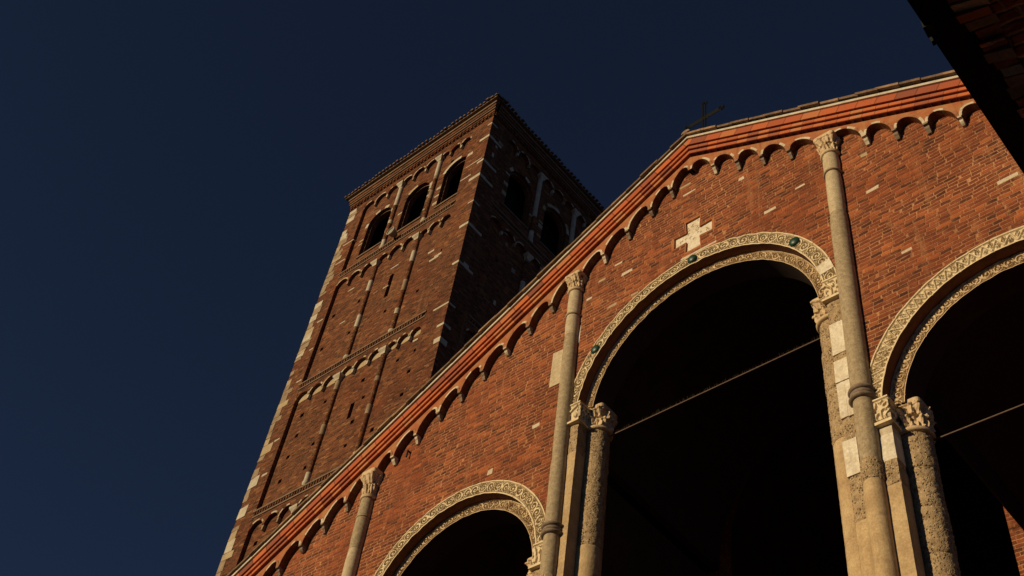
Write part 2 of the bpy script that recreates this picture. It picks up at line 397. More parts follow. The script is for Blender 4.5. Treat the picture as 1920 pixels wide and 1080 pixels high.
def crs(k): return [(cx_+x*k, cz_+z*(1+(k-1)*.9)) for x, z in cr]
mb.prism([gable]+wallholes(0, 0)+[crs(1.12)], 0, .23); mb.build('wall', M['brick'], ch)
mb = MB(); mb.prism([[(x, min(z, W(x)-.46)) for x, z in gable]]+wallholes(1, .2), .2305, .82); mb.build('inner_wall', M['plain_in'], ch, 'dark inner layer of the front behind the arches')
mb = MB(); mb.prism([crs(1.12), crs(.99)], -.004, .26); mb.build('cross_surround', M['frieze'], ch, 'orange brick edging of the inlaid cross')
mb = MB(); mb.prism([crs(.985)], .04, .25); sc = mb.build('stone_cross', M['marble'], ch, 'white carved marble cross set into the gable')
mb = MB()   # shallow carved letters and vine on the cross
for a in range(20):
    x = rnd.uniform(-.15, .15); z = rnd.uniform(-.15, .48)
    if a % 3 == 0: x = rnd.choice((-1, 1))*rnd.uniform(.18, .42); z = rnd.uniform(-.12, .1)
    r_ = rnd.uniform(.02, .045); t0 = rnd.uniform(0, 6); pts = [(cx_+x+r_*math.cos(t0+q*.6), cz_+z+r_*math.sin(t0+q*.6)) for q in range(7)]
    pts2 = [(cx_+x+(r_-.012)*math.cos(t0+q*.6), cz_+z+(r_-.012)*math.sin(t0+q*.6)) for q in range(7)][::-1]
    mb.prism([pts+pts2], .031, .05)
mb.build('carving', M['carved_in'], sc)
# loggia behind
def clipg(hw): return [(-hw, GZ), (hw, GZ), (hw, W(hw)-.5), (0, W(0)-.5), (-hw, W(hw)-.5)]
mb = MB(); mb.prism([clipg(13.2), hole(0, 8.2, 3.2, -.3), hole(-6.6, 3.4, 2.3, -.3), hole(6.9, 3.4, 2.3, -.3)], 5.5, 6.1); mb.build('back_wall', M['brick'], ch, 'brick wall with arches at the back of the upper loggia')
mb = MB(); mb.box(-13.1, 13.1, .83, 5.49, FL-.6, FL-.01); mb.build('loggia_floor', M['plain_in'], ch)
mb = MB(); k_v = 0
for (cx, cz, ro, rr, ri, zc), hw in zip(ARCH, (3.25, 2.5, 2.1)):
    vb = cz-.2 if k_v < 2 else cz+.75; k_v += 1
    # barrel vault over each bay
    rv = ro+.25
    A_ = [(x, z) for x, z in arc(cx, cz, rv, 0, PI, 40) if z > vb and abs(x-cx) < hw-.02]
    mb.prism([[(A_[0][0], vb)]+A_+[(A_[-1][0], vb), (cx-hw, vb), (cx-hw, cz+rv+.3), (cx+hw, cz+rv+.3), (cx+hw, vb)]], .83, 5.48)
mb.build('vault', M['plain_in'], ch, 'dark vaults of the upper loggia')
# roof behind the gable and body of the nave
mb = MB()
for sg in (-1, 1):
    b = len(mb.v); xe = 13.2
    for y in (.0, 6.1):
        mb.v += [(0, y, W(0)+.02), (sg*xe, y, W(xe)+.02), (sg*xe, y, W(xe)-.2), (0, y, W(0)-.2)]
    for q in ((0, 1, 5, 4), (3, 2, 6, 7), (0, 3, 7, 4), (1, 2, 6, 5), (0, 1, 2, 3), (4, 5, 6, 7)): mb.face([b+i for i in q])
mb.build('roof', M['tile'], ch)
mb = MB(); ng = [(-12.9, GZ), (12.9, GZ), (12.9, 5.4), (0, 12.4), (-12.9, 5.4)]; ni = [(-12.4, -.6), (12.4, -.6), (12.4, 5.0), (0, 11.9), (-12.4, 5.0)]
mb.prism([ng, ni], 6.11, 38); mb.prism([ng], 38.002, 38.6); mb.build('nave', M['plain_in'], ch, 'long body of the nave behind the front')

# ---- raking cornice
PROF = [('white', 'drip_edge', 'pale stone strip under the roof tiles', -.035, .04, -.345, 'drip'),
        ('fascia', 'fascia', 'flat band of red terracotta blocks', .04, .25, -.30, 'fascia'),
        ('roll1', 'roll_moulding', None, .255, .375, -.26, 'roll'), ('roll2', 'roll_moulding', None, .39, .51, -.215, 'roll')]
def sweep(prof, sg, x1=XE):
    mb = MB(); b = 0; n = len(prof); rows = []; N = 40
    for i in range(N+1):
        x = sg*x1*i/N; j = .006*noise.noise(Vector((x*1.3, 3, sg)))*(0 if i == 0 else 1)
        rows.append([(x, y, W(x)-d+j) for d, y in prof])
    mb.grid(rows, 0, True, False); mb.face(list(range(n))); mb.face(list(range(n*N, n*N+n))[::-1]); return mb
for sg, sfx in ((-1, 'l'), (1, 'r')):
    co = None
    d0, d1 = .04, .25; mb = sweep([(d0, .1), (d0, -.30), (d1, -.30), (d1, .1)], sg)
    co = mb.build('cornice', M['fascia_'+sfx], ch, 'red terracotta cornice climbing the %s slope of the gable' % ('left' if sg < 0 else 'right'))
    mb = sweep([(-.035, .1), (-.035, -.345), (.037, -.345), (.037, .1)], sg); mb.build('drip_edge', M['drip'], co)
    for d0, d1, y in ((.275, .375, -.26), (.405, .51, -.22)):
        pr = [(d0, .1)]+[((d0+d1)/2-(d1-d0)/2*math.cos(PI*q/8), y+.012-.022*math.sin(PI*q/8)**.6) for q in range(9)]+[(d1, .1)]
        mb = sweep(pr, sg); mb.build('roll_moulding', M['roll_'+sfx], co)
    mb = MB(); x = .15                                   # row of brick teeth under the mouldings
    while x < XE-.2:
        for q in range(1):
            b = len(mb.v); x0, x1 = sg*x, sg*(x+.085)
            xm = (x0+x1)/2
            mb.v += [(x0, -.02, W(x0)-.512), (x1, -.02, W(x1)-.512), (xm, -.175, W(xm)-.512), (x0, -.02, W(x0)-.578), (x1, -.02, W(x1)-.578), (xm, -.175, W(xm)-.578)]
            for qd in ((0, 1, 2), (3, 5, 4), (0, 2, 5, 3), (2, 1, 4, 5), (1, 0, 3, 4)): mb.face([b+k for k in qd])
        x += .17
    mb.build('brick_teeth', M['frieze'], co)
    # tile edge: overlapping half round tiles laid on the verge
    mb = MB(); x = -.05; L = .42
    while x < XE:
        p0 = Vector((sg*x, 0, W(x) if x > 0 else W(0))); p1 = Vector((sg*(x+L+.05), 0, W(x+L+.05)))
        rows = []; ty = rnd.uniform(-.02, .02); tz = rnd.uniform(-.012, .015)
        for e, (p, r_) in enumerate(((p0, .115), (p1, .135))):
            rows.append([(p.x, -.27+ty+r_*math.cos(t)*1.05, p.z+.085+tz+(0 if e else .03)+r_*math.sin(t)*1.1+.008*noise.noise(Vector((p.x*9, t, 0)))) for t in [PI*q/8 for q in range(9)]]+[(p.x, -.27+ty-r_*1.05, p.z+.05+tz+(0 if e else .03)), (p.x, -.27+ty+r_*1.05, p.z+.05+tz)])
        mi = rnd.choice((0, 0, 1)); mb.grid(rows, mi, True, False); n = len(rows[0]); b = len(mb.v)-2*n
        mb.face([b+q for q in range(n)], mi); mb.face([b+n+q for q in range(n)][::-1], mi)
        x += L
    mb.build('verge_tiles', [M['tile'], M['tile_p']], co, 'row of weathered clay tiles along the gable edge')
# ridge cap
mb = MB(); rows = []
for y in (-.40, .5): rows.append([(.12*math.cos(t), y, H0+.14+.10*math.sin(t)) for t in [PI*q/10 for q in range(11)]])
mb.grid(rows, 0, True, False); mb.face(list(range(11))); mb.face(list(range(11, 22))[::-1]); mb.build('ridge_tile', M['tile_p'], ch)

# ---- corbel frieze
def vous_ring(mb, pts, pts2, y0, y1, k=6):
    n = len(pts)-1
    for i in range(k):
        a, b = int(n*i/k), int(n*(i+1)/k)
        mi = 0 if rnd.random() < .33 else 1
        j = rnd.uniform(0, .008)
        mb.prism([pts[a:b+1]+pts2[a:b+1][::-1]], y0-j, y1, mi)
def frieze(side, xs, cols):
    """xs: corbel stations from the apex outwards; band hangs from the cornice"""
    hwid = .055
    loop = [(xs[0], W(xs[0])-.585)]; arches = []
    bot = []
    for i in range(len(xs)-1):
        a, b = xs[i], xs[i+1]; sg = 1 if b > a else -1
        xa = a+sg*(hwid if a not in cols else .17); xb = b-sg*(hwid if b not in cols else .17)
        za, zb = W(a)-1.08, W(b)-1.08; n = 24; P = []; Q = []
        for k in range(n+1):
            t = PI*k/n; f = (1-math.cos(t))/2; x = xa+(xb-xa)*f; base = za+(zb-za)*f
            P.append((x, base+.315*math.sin(t)))
            x2 = (xa+xb)/2-(xb-xa)/2*math.cos(t)*1.22; Q.append((x2, base+.315*math.sin(t)*1.0+.062*abs(math.sin(t))+.0))
        bot += P; arches.append((P, Q))
    e = xs[-1]; top = [(e, W(e)-.585)]
    mb = MB(); loop = [(xs[0], W(xs[0])-.585), (xs[0], W(xs[0])-1.08)]+bot+[(e, W(e)-1.08), (e, W(e)-.585)]
    mb.prism([loop], -.165, .05)
    fr = mb.build('frieze', M['frieze'], ch, 'orange corbel frieze under the %s slope of the gable' % side)
    for P, Q in arches:
        mb = MB(); vous_ring(mb, P, Q, -.173, -.02, rnd.choice((5, 6, 7))); mb.build('small_arch', [M['vous_w'], M['vous_b']], fr)
    for x in xs[1:-1]:
        if x in cols: continue
        z = W(x)-1.075; mb = MB(); w_ = rnd.uniform(.038, .055); hh = rnd.uniform(.15, .25); tw = rnd.uniform(-.01, .01)
        pr = [(-.18, 0), (-.18, -.05), (-.13, -.06), (-.115, -.11), (-.085, -.14), (-.05, -hh), (0.02, -hh), (.02, 0)]
        rows = [[(x+s_*w_*(1-.25*(-dz/hh))+tw, y, z+dz) for y, dz in pr] for s_ in (-1, 1)]
        mb.grid(rows, 0, True, False); n = len(pr); mb.face(list(range(n))); mb.face(list(range(n, 2*n))[::-1])
        mb.build('corbel', M['vous_w'] if rnd.random() < .25 else M['granite_d'], fr)
colL = [-3.17, -8.97, -14.6]; colR = [3.27, 9.07, 14.6]
xl = [-.02, -.56, -1.12, -1.75, -2.42, -3.17, -3.87, -4.5, -5.14, -5.79, -6.42, -7.03, -7.66, -8.32, -8.97, -9.65, -10.31, -10.95, -11.6, -12.2, -12.8, -13.4, -14.0, -14.6]
xr = [-.02, .58, 1.2, 1.8, 2.44, 3.27, 4.08, 4.68, 5.27, 5.88, 6.5, 7.1, 7.75, 8.4, 9.07, 9.7, 10.3, 10.95, 11.6, 12.2, 12.8, 13.4, 14.0, 14.6]
frieze('left', xl, colL); frieze('right', xr, colR)

# ---- half columns
def half_column(x_top, x_mid, ztop, zring, zmid, zbreaks, rad, label):
    zb = GZ if zmid is None else GZ
    ax = lambda z: (x_top-x_mid)*min(1, max(-.4, (z-4.4)/6.2))
    cy = -.045; mats = [M['granite_w'], M['granite'], M['ceppo'], M['sandstone']]
    mb = MB()
    for k, (z0, z1, mi) in enumerate(zbreaks):
        n = max(2, int((z1-z0)/(.03 if mi == 2 else .25))); rr = rad+rnd.uniform(-.005, .005)+(.006 if mi == 2 else 0)
        prof = [(rr+(-.012 if q in (0, n) else 0), z0+(z1-z0)*q/n) for q in range(n+1)]
        mb.lathe(prof, 28, x_mid, cy, mi, ax, .022 if mi == 2 else .005, 30 if mi == 2 else 3)
    o = mb.build('half_column', mats, ch, label)
    m2 = MB(); capital(x_mid, cy, ztop, W(abs(x_mid))-1.0+.03, rad+.005, .235, x_mid, 6, .03, ax=ax(ztop), mb=m2); m2.build('capital', M['carved_in'], o)
    m2 = MB(); m2.lathe(ring_prof(rad, ztop-.03, .07, .035), 28, x_mid, cy, 0, ax); m2.build('neck_ring', M['carved_in'], o)
    m2 = MB(); m2.lathe(ring_prof(rad+.002, zring, .05, .022), 28, x_mid, cy, 0, ax); m2.build('ring', M['granite'], o)
    if zmid:
        m2 = MB()
        for dz in (.085, -.0, -.085): m2.lathe(ring_prof(rad+.004, zmid+dz, .085,   .055 if dz else .03), 28, x_mid, cy, 0, ax)
        m2.build('ring_band', M['granite_d'], o, 'dark triple ring half way up the shaft')
    return o
half_column(-3.21, -3.10, 11.27, 10.40, 4.42, [(10.45, 11.25, 0), (9.75, 10.45, 0), (6.2, 9.75, 1), (4.4, 6.2, 1), (3.4, 4.4, 1), (GZ, 3.4, 2)], .165, 'grey granite half column left of the great arch')
half_column(3.28, 3.20, 11.17, 10.52, 4.48, [(10.5, 11.15, 0), (9.2, 10.5, 0), (4.48, 9.2, 1), (3.12, 4.48, 1), (2.72, 3.12, 2), (.2, 2.72, 3), (GZ, .2, 2)], .165, 'grey granite half column right of the great arch, rough then smooth at its foot')
half_column(-9.0, -8.88, 7.77, 7.18, 1.5, [(6.3, 7.75, 1), (2, 6.3, 0), (GZ, 2, 1)], .165, 'pale half column at the left end of the front')
half_column(9.0, 9.0, 7.77, 7.18, 1.5, [(6.3, 7.75, 1), (2, 6.3, 0), (GZ, 2, 1)], .165, 'half column at the right end of the front')

# ---- arches: outer and inner archivolt, pilasters, columns
names = ['great middle arch', 'left side arch', 'right side arch']
for k, (cx, cz, ro, rr, ri, zc) in enumerate(ARCH):
    zt = zc+.5; n_ = names[k]
    pat = (scroll, scroll, zigzag)[k]; cell = (.25, .24, .22)[k]
    sk = (R(10.3), R(16.2)) if k == 0 else None
    mb = archivolt(cx, cz, ro, rr, -.03, .3, pat, cell, k*3+1, zt, (.06, .06, .04)[k], .23, sk)
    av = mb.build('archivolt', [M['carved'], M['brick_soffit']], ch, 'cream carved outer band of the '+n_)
    if k == 0:
        mb = MB(); mb.prism([arc(cx, cz, ro+.01, R(10.5), R(16), 6)+arc(cx, cz, rr-.005, R(10.5), R(16), 6)[::-1]], -.037, .1); mb.build('marble_block', M['marble'], av, 'plain white block in the carved band')
        for (x, z) in ((-.05, 10.28), (2.33, 9.16), (-2.50, 8.98)):
            d = Vector((x-cx, z-cz)).normalized()*(ro+rr)/2; mb = MB(); seg = 20; rows = []
            for q in range(6):
                a_ = PI/2*q/5; rows.append([(cx+d.x+.115*math.cos(a_)*math.cos(t), -.03-.055*math.sin(a_), cz+d.y+.115*math.cos(a_)*math.sin(t)) for t in [2*PI*i/seg for i in range(seg)]])
            mb.grid(rows, 0, True); mb.build('glazed_disc', M['green'], av, 'domed green glazed disc set in the carved band')
    mb = archivolt(cx, cz, ri, ro-.004, .19, .3, scroll, (.19, .17, .19)[k], k*5+2, zt, .05, .55)
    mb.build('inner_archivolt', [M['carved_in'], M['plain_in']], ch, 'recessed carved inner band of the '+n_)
    for sg in (-1, 1):
        xi, xo = cx+sg*ro, cx+sg*rr; xa, xb = min(xi, xo), max(xi, xo)
        if k == 2 and sg < 0: xb += .09; xa += .06
        if k == 0 and sg < 0: xb += .10; xa += .06
        # pilaster in courses of different stone
        mb = MB(); crs_ = []
        if k == 2 and sg < 0: crs_ = [(zc-.05, zc-.21, 3), (zc-.21, 3.08, 0), (3.08, 2.62, 2), (2.62, FL, 1)]
        elif k == 0 and sg > 0: crs_ = [(zc-.05, 6.42, 2), (6.42, 5.62, 2), (5.62, 4.2, 2), (4.2, 3.7, 2), (3.7, 3.0, 2), (3.0, 2.2, 2), (2.2, FL, 1)]
        elif k == 0: crs_ = [(zc-.05, 6.75, 2), (6.75, 6.3, 2), (6.3, FL, 1)]
        else: crs_ = [(zc-.05, 3.2, 2), (3.2, FL, 1)]
        for z1, z0, mi in crs_:
            nz = max(1, int((z1-z0)/.06)); am = .014 if mi == 2 else .004
            xx0, xx1 = xa+.004, xb-.004
            rows = []
            for q in range(nz+1):
                z = z0+(z1-z0)*q/nz; row = []
                for (x, y) in [(xx0, .265), (xx0, .12), (xx0+.004, -.012), (xx0+.09, -.022), ((xx0+xx1)/2, -.022), (xx1-.09, -.022), (xx1-.004, -.012), (xx1, .12), (xx1, .265)]:
                    e_ = -.012 if q in (0, nz) else 0
                    row.append((x+am*noise.noise(Vector((x*9, y*9, z*9))), y-e_*(y < 0)+am*1.3*noise.noise(Vector((x*14, 7, z*14))), z))
                rows.append(row)
            mb.grid(rows, mi, False, False)
        pl = mb.build('pilaster', [M['marble'], M['sandstone'], M['ceppo'], M['vous_w']], ch, 'flat stone pilaster at the %s of the %s' % ('left' if sg < 0 else 'right', n_))
        mb = carved_block(xa-.02, xb+.03, -.075, .26, zc, zt, leafy, k+sg*2, .04, .02, .3); mb.build('capital', M['carved'], pl)
        mb = MB(); mb.box(xa-.04, xb+.05, -.10, .26, zc-.055, zc-.001, 0, None, .004); mb.build('ledge', M['carved'], pl)
        if k == 0 and sg > 0:
            for x0, x1, z0, z1 in ((2.79, 3.04, 5.68, 6.43), (2.78, 3.03, 5.03, 5.52), (2.78, 2.92, 4.23, 5.0), (2.925, 3.03, 4.23, 5.0), (2.76, 3.0, 3.05, 3.75)):
                mb = MB(); mb.box(x0, x1, -.038, .1, z0, z1, 0, None, .007); mb.build('marble_panel', M['marble'], pl)
        # freestanding column in the corner of the recess
        r_ = .25; ccx = cx+sg*(ri+.055+.0); cy = .52
        mb = MB(); cuts = [FL, FL+1.6, FL+3.1, zc-2.9, zc-1.75, zc-.8, zc-.08] if zc > 5 else [FL, FL+1.3, zc-2.3, zc-1.5, zc-.75, zc-.08]
        for z0, z1 in zip(cuts, cuts[1:]):
            mi = 1 if (z0 < (3.2 if k == 0 else .3)) and not (k == 2) else 0
            n = max(3, int((z1-z0)/.03)); am = .02 if mi == 0 else .006
            mb.lathe([(r_+(-.012 if q in (0, n) else 0)+.02*noise.noise(Vector((z0, k, sg))), z0+(z1-z0)*q/n) for q in range(n+1)], 64, ccx, cy, mi, None, am, 34)
        cl = mb.build('column', [M['ceppo'], M['sandstone']], ch, 'pitted round column at the %s of the %s' % ('left' if sg < 0 else 'right', n_))
        mb = MB(); capital(ccx, cy, zc, zt+.05, r_+.0, .275, k*2+sg, 6, .055, mb=mb); mb.build('capital', M['carved_in'], cl)
        mb = MB(); mb.lathe(ring_prof(r_+.005, zc-.03, .085, .045), 40, ccx, cy); mb.build('neck_ring', M['carved_in'], cl)
    # tie rod with bird spikes
    mb = MB(); zr = zc-.08; yr = .62
    x0, x1 = cx-ri, cx+ri
    mb.box(x0, x1, yr-.011, yr+.011, zr-.011, zr+.011)
    if k == 0:
        x = x0+.3
        while x < x1-.1:
            a_ = rnd.uniform(-.03, .03); b = len(mb.v); mb.v += [(x-.0025, yr, zr), (x+.0025, yr, zr), (x+a_, yr+rnd.uniform(-.03, .03), zr+.11)]; mb.face((b, b+1, b+2)); x += .045
    mb.build('tie_rod', M['rod'], ch, 'thin iron tie rod across the '+n_, fix=False)
# stone blocks let into the wall
mb = MB(); 
mb.box(-3.2, -2.99, -.006, .1, 9.5, 10.07, 0, None, .012); mb.box(-3.72, -3.2, -.02, .1, 8.5, 9.55, 1, None, .03)
mb.build('inset_block', [M['marble'], M['granite_w']], ch, 'pale blocks beside the left half column')
def at(u, v, y=0.):
    d = FW+RT*((u-960)/FOC)+UP*((540-v)/FOC); t = (y-CAM.y)/d.y; return CAM+d*t
for u, v, w_, h_ in ((1176, 510, .3, .09), (1148.6, 573, .22, .08), (1129, 525.5, .2, .07), (1190, 551, .2, .07), (918.7, 885, .14, .14), (1390, 335.5, .13, .10), (1636, 355, .25, .08), (1285, 349, .3, .07), (1293, 361, .34, .05), (1444, 394, .26, .09), (1890, 334, .36, .09), (1005, 798, .2, .1), (1160, 495, .2, .06), (1310, 470, .9, .05), (1620, 290, .14, .1), (1105, 560, .16, .06), (1230, 395, .2, .06), (1500, 350, .22, .06), (1700, 470, .2, .05)):
    p = at(u, v); mb = MB(); mb.box(p.x-w_/2, p.x+w_/2, -.004, .05, p.z-h_/2, p.z+h_/2, 0, None, .012); mb.build('inset_stone', M[rnd.choice(('vous_w', 'vous_w', 'plaster'))], ch, 'pale stone let into the brickwork')
# small iron bracket on the wall
mb = MB(); mb.box(-7.925, -7.895, -.08, 0, 8.72, 8.75); mb.box(-7.925, -7.895, -.09, -.06, 8.54, 8.75); mb.build('bracket', M['iron'], ch)

# ================================================================ iron cross on the ridge
ic = thing('iron_cross', 'black wrought iron cross with trefoil tips standing on the gable peak', 'cross', (.24, .1, W(.24)))
def bar(mb, p, q, r): 
    p, q = Vector(p), Vector(q); d = (q-p).normalized(); a = d.orthogonal().normalized(); b_ = d.cross(a); i = len(mb.v)
    for e in (p, q):
        for s_, t_ in ((1, 1), (-1, 1), (-1, -1), (1, -1)): mb.v.append(e+a*r*s_+b_*r*t_)
    for f_ in ((0, 1, 2, 3), (7, 6, 5, 4), (0, 4, 5, 1), (1, 5, 6, 2), (2, 6, 7, 3), (3, 7, 4, 0)): mb.face([i+k for k in f_])
xq, yq, zq = .20, .1, 15.68; mb = MB(); g_ = .035
for dx in (-g_, g_): bar(mb, (xq+dx, yq, W(.24)-.05), (xq+dx, yq, 16.25), .018)
mb.build('upright', M['iron'], ic)
mb = MB()
for dz in (-g_, g_): bar(mb, (xq-.42, yq, zq+dz), (xq+.42, yq, zq+dz), .020)
mb.build('crossbar', M['iron'], ic)
mb = MB()
for cxx, czz, dx, dz in ((xq-.42, zq, -1, 0), (xq+.42, zq, 1, 0), (xq, 16.25, 0, 1)):
    pts = [(-.0, -g_), (.07, -.075), (.14, -.03), (.12, 0), (.14, .03), (.07, .075), (0, g_)]
    P = [Vector((cxx+dx*a-dz*b, yq, czz+dz*a+dx*b)) for a, b in pts]
    for a, b in zip(P, P[1:]): bar(mb, a, b, .02)
mb.build('finial', M['iron'], ic)
mb = MB()
for sx in (-1, 1):
    for sz in (-1, 1):
        P = [Vector((xq+sx*(.04+.16*(1-math.sin(t))), yq, zq+sz*(.04+.16*(1-math.cos(t))))) for t in [PI/2*i/5 for i in range(6)]]
        for a, b in zip(P, P[1:]): bar(mb, a, b, .007)
mb.build('scrollwork', M['iron'], ic)

# ================================================================ bell tower
TX, TY, TW = -13.63, 4.46, 9.06; TL = TX-TW
tw = thing('bell_tower', 'tall square brick bell tower with three arched belfry openings, lit front and black shaded side', 'bell tower', (TX-TW/2, TY+TW/2, GZ))
def TF(a, d, z): return (TL+a, TY+d, z)          # west face, d inwards
def TS(a, d, z): return (TX-d, TY+a, z)          # south face
BO = [(2.47, 32.1), (4.84, 32.1), (7.19, 32.1)]  # belfry opening centres
QI, RM = 1.07, 7.87; LES = [3.49, 5.93]
random_holes_f = [(-19.7, 26.17), (-21.23, 26.23), (-19.67, 24.23), (-21.26, 24.22), (-17.64, 24.23), (-15.9, 24.29), (-15.0, 26.2), (-15.05, 20.51), (-15.94, 20.49), (-15.11, 19.45), (-15.17, 18.35), (-17.71, 20.47), (-17.37, 19.42), (-19.74, 20.46), (-21.01, 20.44), (-17.6, 18.34), (-17.58, 17.21), (-19.62, 18.29), (-19.64, 17.18), (-20.9, 19.33), (-20.99, 18.32), (-20.97, 17.16), (-21.15, 14.5), (-15.95, 33.1), (-16.3, 17.3), (-14.4, 24.2)]
for fi, T in enumerate((TF, TS)):
    lbl = 'lit' if fi == 0 else 'shaded'
    holes = [hole(a, z, .75, 29.9, 20) for a, z in BO]
    pits = [((x-TL), z) for x, z in random_holes_f] if fi == 0 else [(rnd.uniform(1.3, 8), rnd.uniform(14, 27)) for _ in range(12)]
    for a, z in pits:
        if QI+.1 < a < RM-.05 and all(abs(a-l) > .2 for l in LES):
            s_ = rnd.uniform(.075, .1); holes.append([(a-s_, z-s_), (a+s_, z-s_), (a+s_, z+s_), (a-s_, z+s_)])
    slit = [(4.79, 25.25, 26.72), (4.79, 18.65, 19.42)] if fi == 0 else []
    for a, z0, z1 in slit: holes.append([(a-.12, z0), (a+.12, z0), (a+.12, z1-.1), (a, z1), (a-.12, z1-.1)] if z1 > 25 else [(a-.11, z0), (a+.11, z0), (a+.11, z1), (a-.11, z1)])
    a0 = 0 if fi == 0 else .15
    mb = MB(); mb.prism([[(a0+.02, GZ), (TW-.02, GZ), (TW-.02, 35), (a0+.02, 35)]]+holes, .15, .55, 0, T)
    wl = mb.build('wall', M['brick_tower'], tw, lbl+' brick wall of the tower')
    mb = MB(); mb.box(.56, TW-.5, 1.3, 1.4, 20, 29, 0, T)    # backing of the slits
    # inner order of the belfry arches
    for a, z in BO:
        mb = MB(); mb.prism([hole(a, z, .749, 29.92, 20)]+[hole(a, z-.0, .68, 29.95, 20)], .30, .50, 0, T)
        wn = mb.build('belfry_window', M['brick_tower'], tw)
        mb = MB(); ring_o = arc(a, z, .93, 0, PI, 18); ring_i = arc(a, z, .752, 0, PI, 18)
        for i in range(9):
            if rnd.random() < .35: continue
            q = i*2; mb.prism([ring_i[q:q+3]+ring_o[q:q+3][::-1]], .135, .2, rnd.choice((0, 1, 1, 2)), T)
        for i in range(7):
            zz = rnd.uniform(30, 32); sd_ = rnd.choice((-1, 1)); x_ = a+sd_*(.752+.13); mb.box(x_-.13, x_+.13, .14, .2, zz, zz+.1, rnd.choice((0, 2)), T)
        mb.build('arch_stones', [M['tower_w'], M['brick_tower'], M['plaster']], wn)
        mb = MB()
        for q in range(18):   # thin light edge of the inner arch
            p = arc(a, z, .682, 0, PI, 18)[q:q+2]; p2 = arc(a, z, .71, 0, PI, 18)[q:q+2]
            mb.prism([p+p2[::-1]], .292, .31, 0, T)
        for q in range(5): zz = 30.2+q*.45+rnd.uniform(-.1, .1); mb.box(a-.745, a-.68, .293, .31, zz, zz+.09, 0, T)
        mb.build('arch_edge', M['tower_sill'], wn)
        mb = MB(); mb.box(a-.78, a+.78, .10, .52, 29.83, 29.91, 0, T); mb.build('sill', M['tower_sill'], wn)
        mb = MB(); mb.box(a-.2, a-.1, 1.2, 1.35, 30.9, 31.6, 0, T)
    # projecting corner strips
    mb = MB()
    a_lo = 0 if fi == 0 else 0
    mb.box(a_lo, QI, 0, .149 if fi == 0 else .149, GZ, 34.5, 0, T) if fi == 0 else mb.box(.151, QI, 0, .149, GZ, 34.5, 0, T)
    mb.box(RM, TW, 0, .149, GZ, 34.5, 0, T)
    mb.box(QI, RM, .001, .149, 33.95+.27, 34.5, 0, T)
    mb.build('corner_strip', M['brick_tower'], tw)
    # quoins
    mb = MB()
    if fi == 0:
        z = 11.
        while z < 34.3:
            h = rnd.uniform(.16, .55); w_ = rnd.uniform(.2, .62); mi = rnd.choice((0, 1, 1, 1, 1, 2))
            if rnd.random() < .86: mb.box(-.012, w_, -.012, .1, z, z+h-.02, mi, T, .02)
            z += h
        for z, w_, h in ((32.93, .55, .17), (31.09, .22, .12), (30.03, .6, .2), (26.74, .45, .16), (24.38, .28, .13), (22.03, .75, .1), (20.9, .33, .13), (20.1, .3, .25), (28.2, .3, .08), (33.9, .25, .08)):
            mb.box(TW-w_, TW+.012, -.008, .35, z-h/2, z+h/2, 0, T, .01)
        for x, z, w_, h in ((-15.4, 25.9, .5, .12), (-15.5, 28.2, .4, .05), (-15.7, 26.55, .35, .1), (-15.1, 26.0, .6, .12), (-17.9, 27.15, .45, .07), (-18.1, 26.0, .3, .07), (-20.4, 25.3, .35, .06), (-20.6, 27.5, .4, .06), (-21.9, 26.2, .35, .07), (-21.9, 31.5, .7, .07), (-22.0, 30.2, .6, .07), (-14.2, 31.3, .9, .05), (-14.5, 30.45, .6, .07), (-14.6, 32.3, .3, .2), (-17.0, 32.1, .2, .2), (-21.85, 22.6, .3, .08), (-21.9, 17.8, .3, .1), (-15.2, 21.1, .25, .1), (-21.9, 19.5, .3, .07), (-21.8, 24.4, .25, .07)):
            inn = QI < x-TL < RM; mb.box(x-TL-w_/2, x-TL+w_/2, .142 if inn else -.008, .2, z-h/2, z+h/2, 0, T, .008)
    else:
        for i in range(70):
            a = rnd.uniform(.2, TW-.3); z = rnd.uniform(18, 34); d = .142 if QI < a < RM else -.008; w_ = rnd.uniform(.1, .35); h = rnd.uniform(.06, .28)
            if QI < a < RM and 29.3 < z < 33.2 and any(abs(a-q[0]) < 1 for q in BO): continue
            if abs(a-QI) < .4 or abs(a-RM) < .4: continue
            mb.box(a, a+w_, d, .2, z, z+h, rnd.choice((0, 1)), T, .01)
        for z in (32.93, 31.09, 30.03, 26.74, 24.38): mb.box(-.006, .8, -.009, .35, z-.08, z+.06, 0, T, .01)
    mb.build('quoin_stones', [M['tower_w'], M['quoin'], M['plaster']], tw, 'pale corner stones of the %s side' % lbl)
    # slender half-round strips with alternating drums
    for l in LES:
        for z0, z1 in ((29.15, 33.9), (22.35, 28.2), (16.1, 21.4), (8, 15.1)):
            mb = MB(); z = z0; prev = 0
            while z < z1-.02:
                mi = rnd.choice((1, 1, 2)) if prev == 0 else 0
                h = rnd.uniform(.7, 1.9) if mi == 0 else rnd.uniform(.2, .8); h = min(h, z1-z)
                if z+h > z1-.7 and z1 > 33: mi = 1
                mb.lathe([(.105 if mi == 0 else .112, z+.004), (.105 if mi == 0 else .112, z+h-.004)], 14, l, .12, mi, T=T); z += h; prev = mi
            st = mb.build('half_round_strip', [M['brick_tower'], M['tower_w'], M['quoin']], tw)
            mb = MB(); z = z1; rows = []
            for zz, q in ((z-.22, .11), (z-.12, .13), (z-.03, .20), (z+.05, .21)): rows.append([T(l+q*x_, .12+q*y_*.9-.02, zz) for x_, y_ in ((1, 1), (1, -1), (-1, -1), (-1, 1))])
            mb.grid(rows, 0, True, False); mb.face((0, 1, 2, 3)); mb.face((12, 13, 14, 15)); mb.build('capital', M['tower_w'], st)
            mb = MB(); mb.lathe(ring_prof(.11, z0+.12, .16, .03), 14, l, .12, 0, T=T); mb.build('base', M['tower_w'], st)
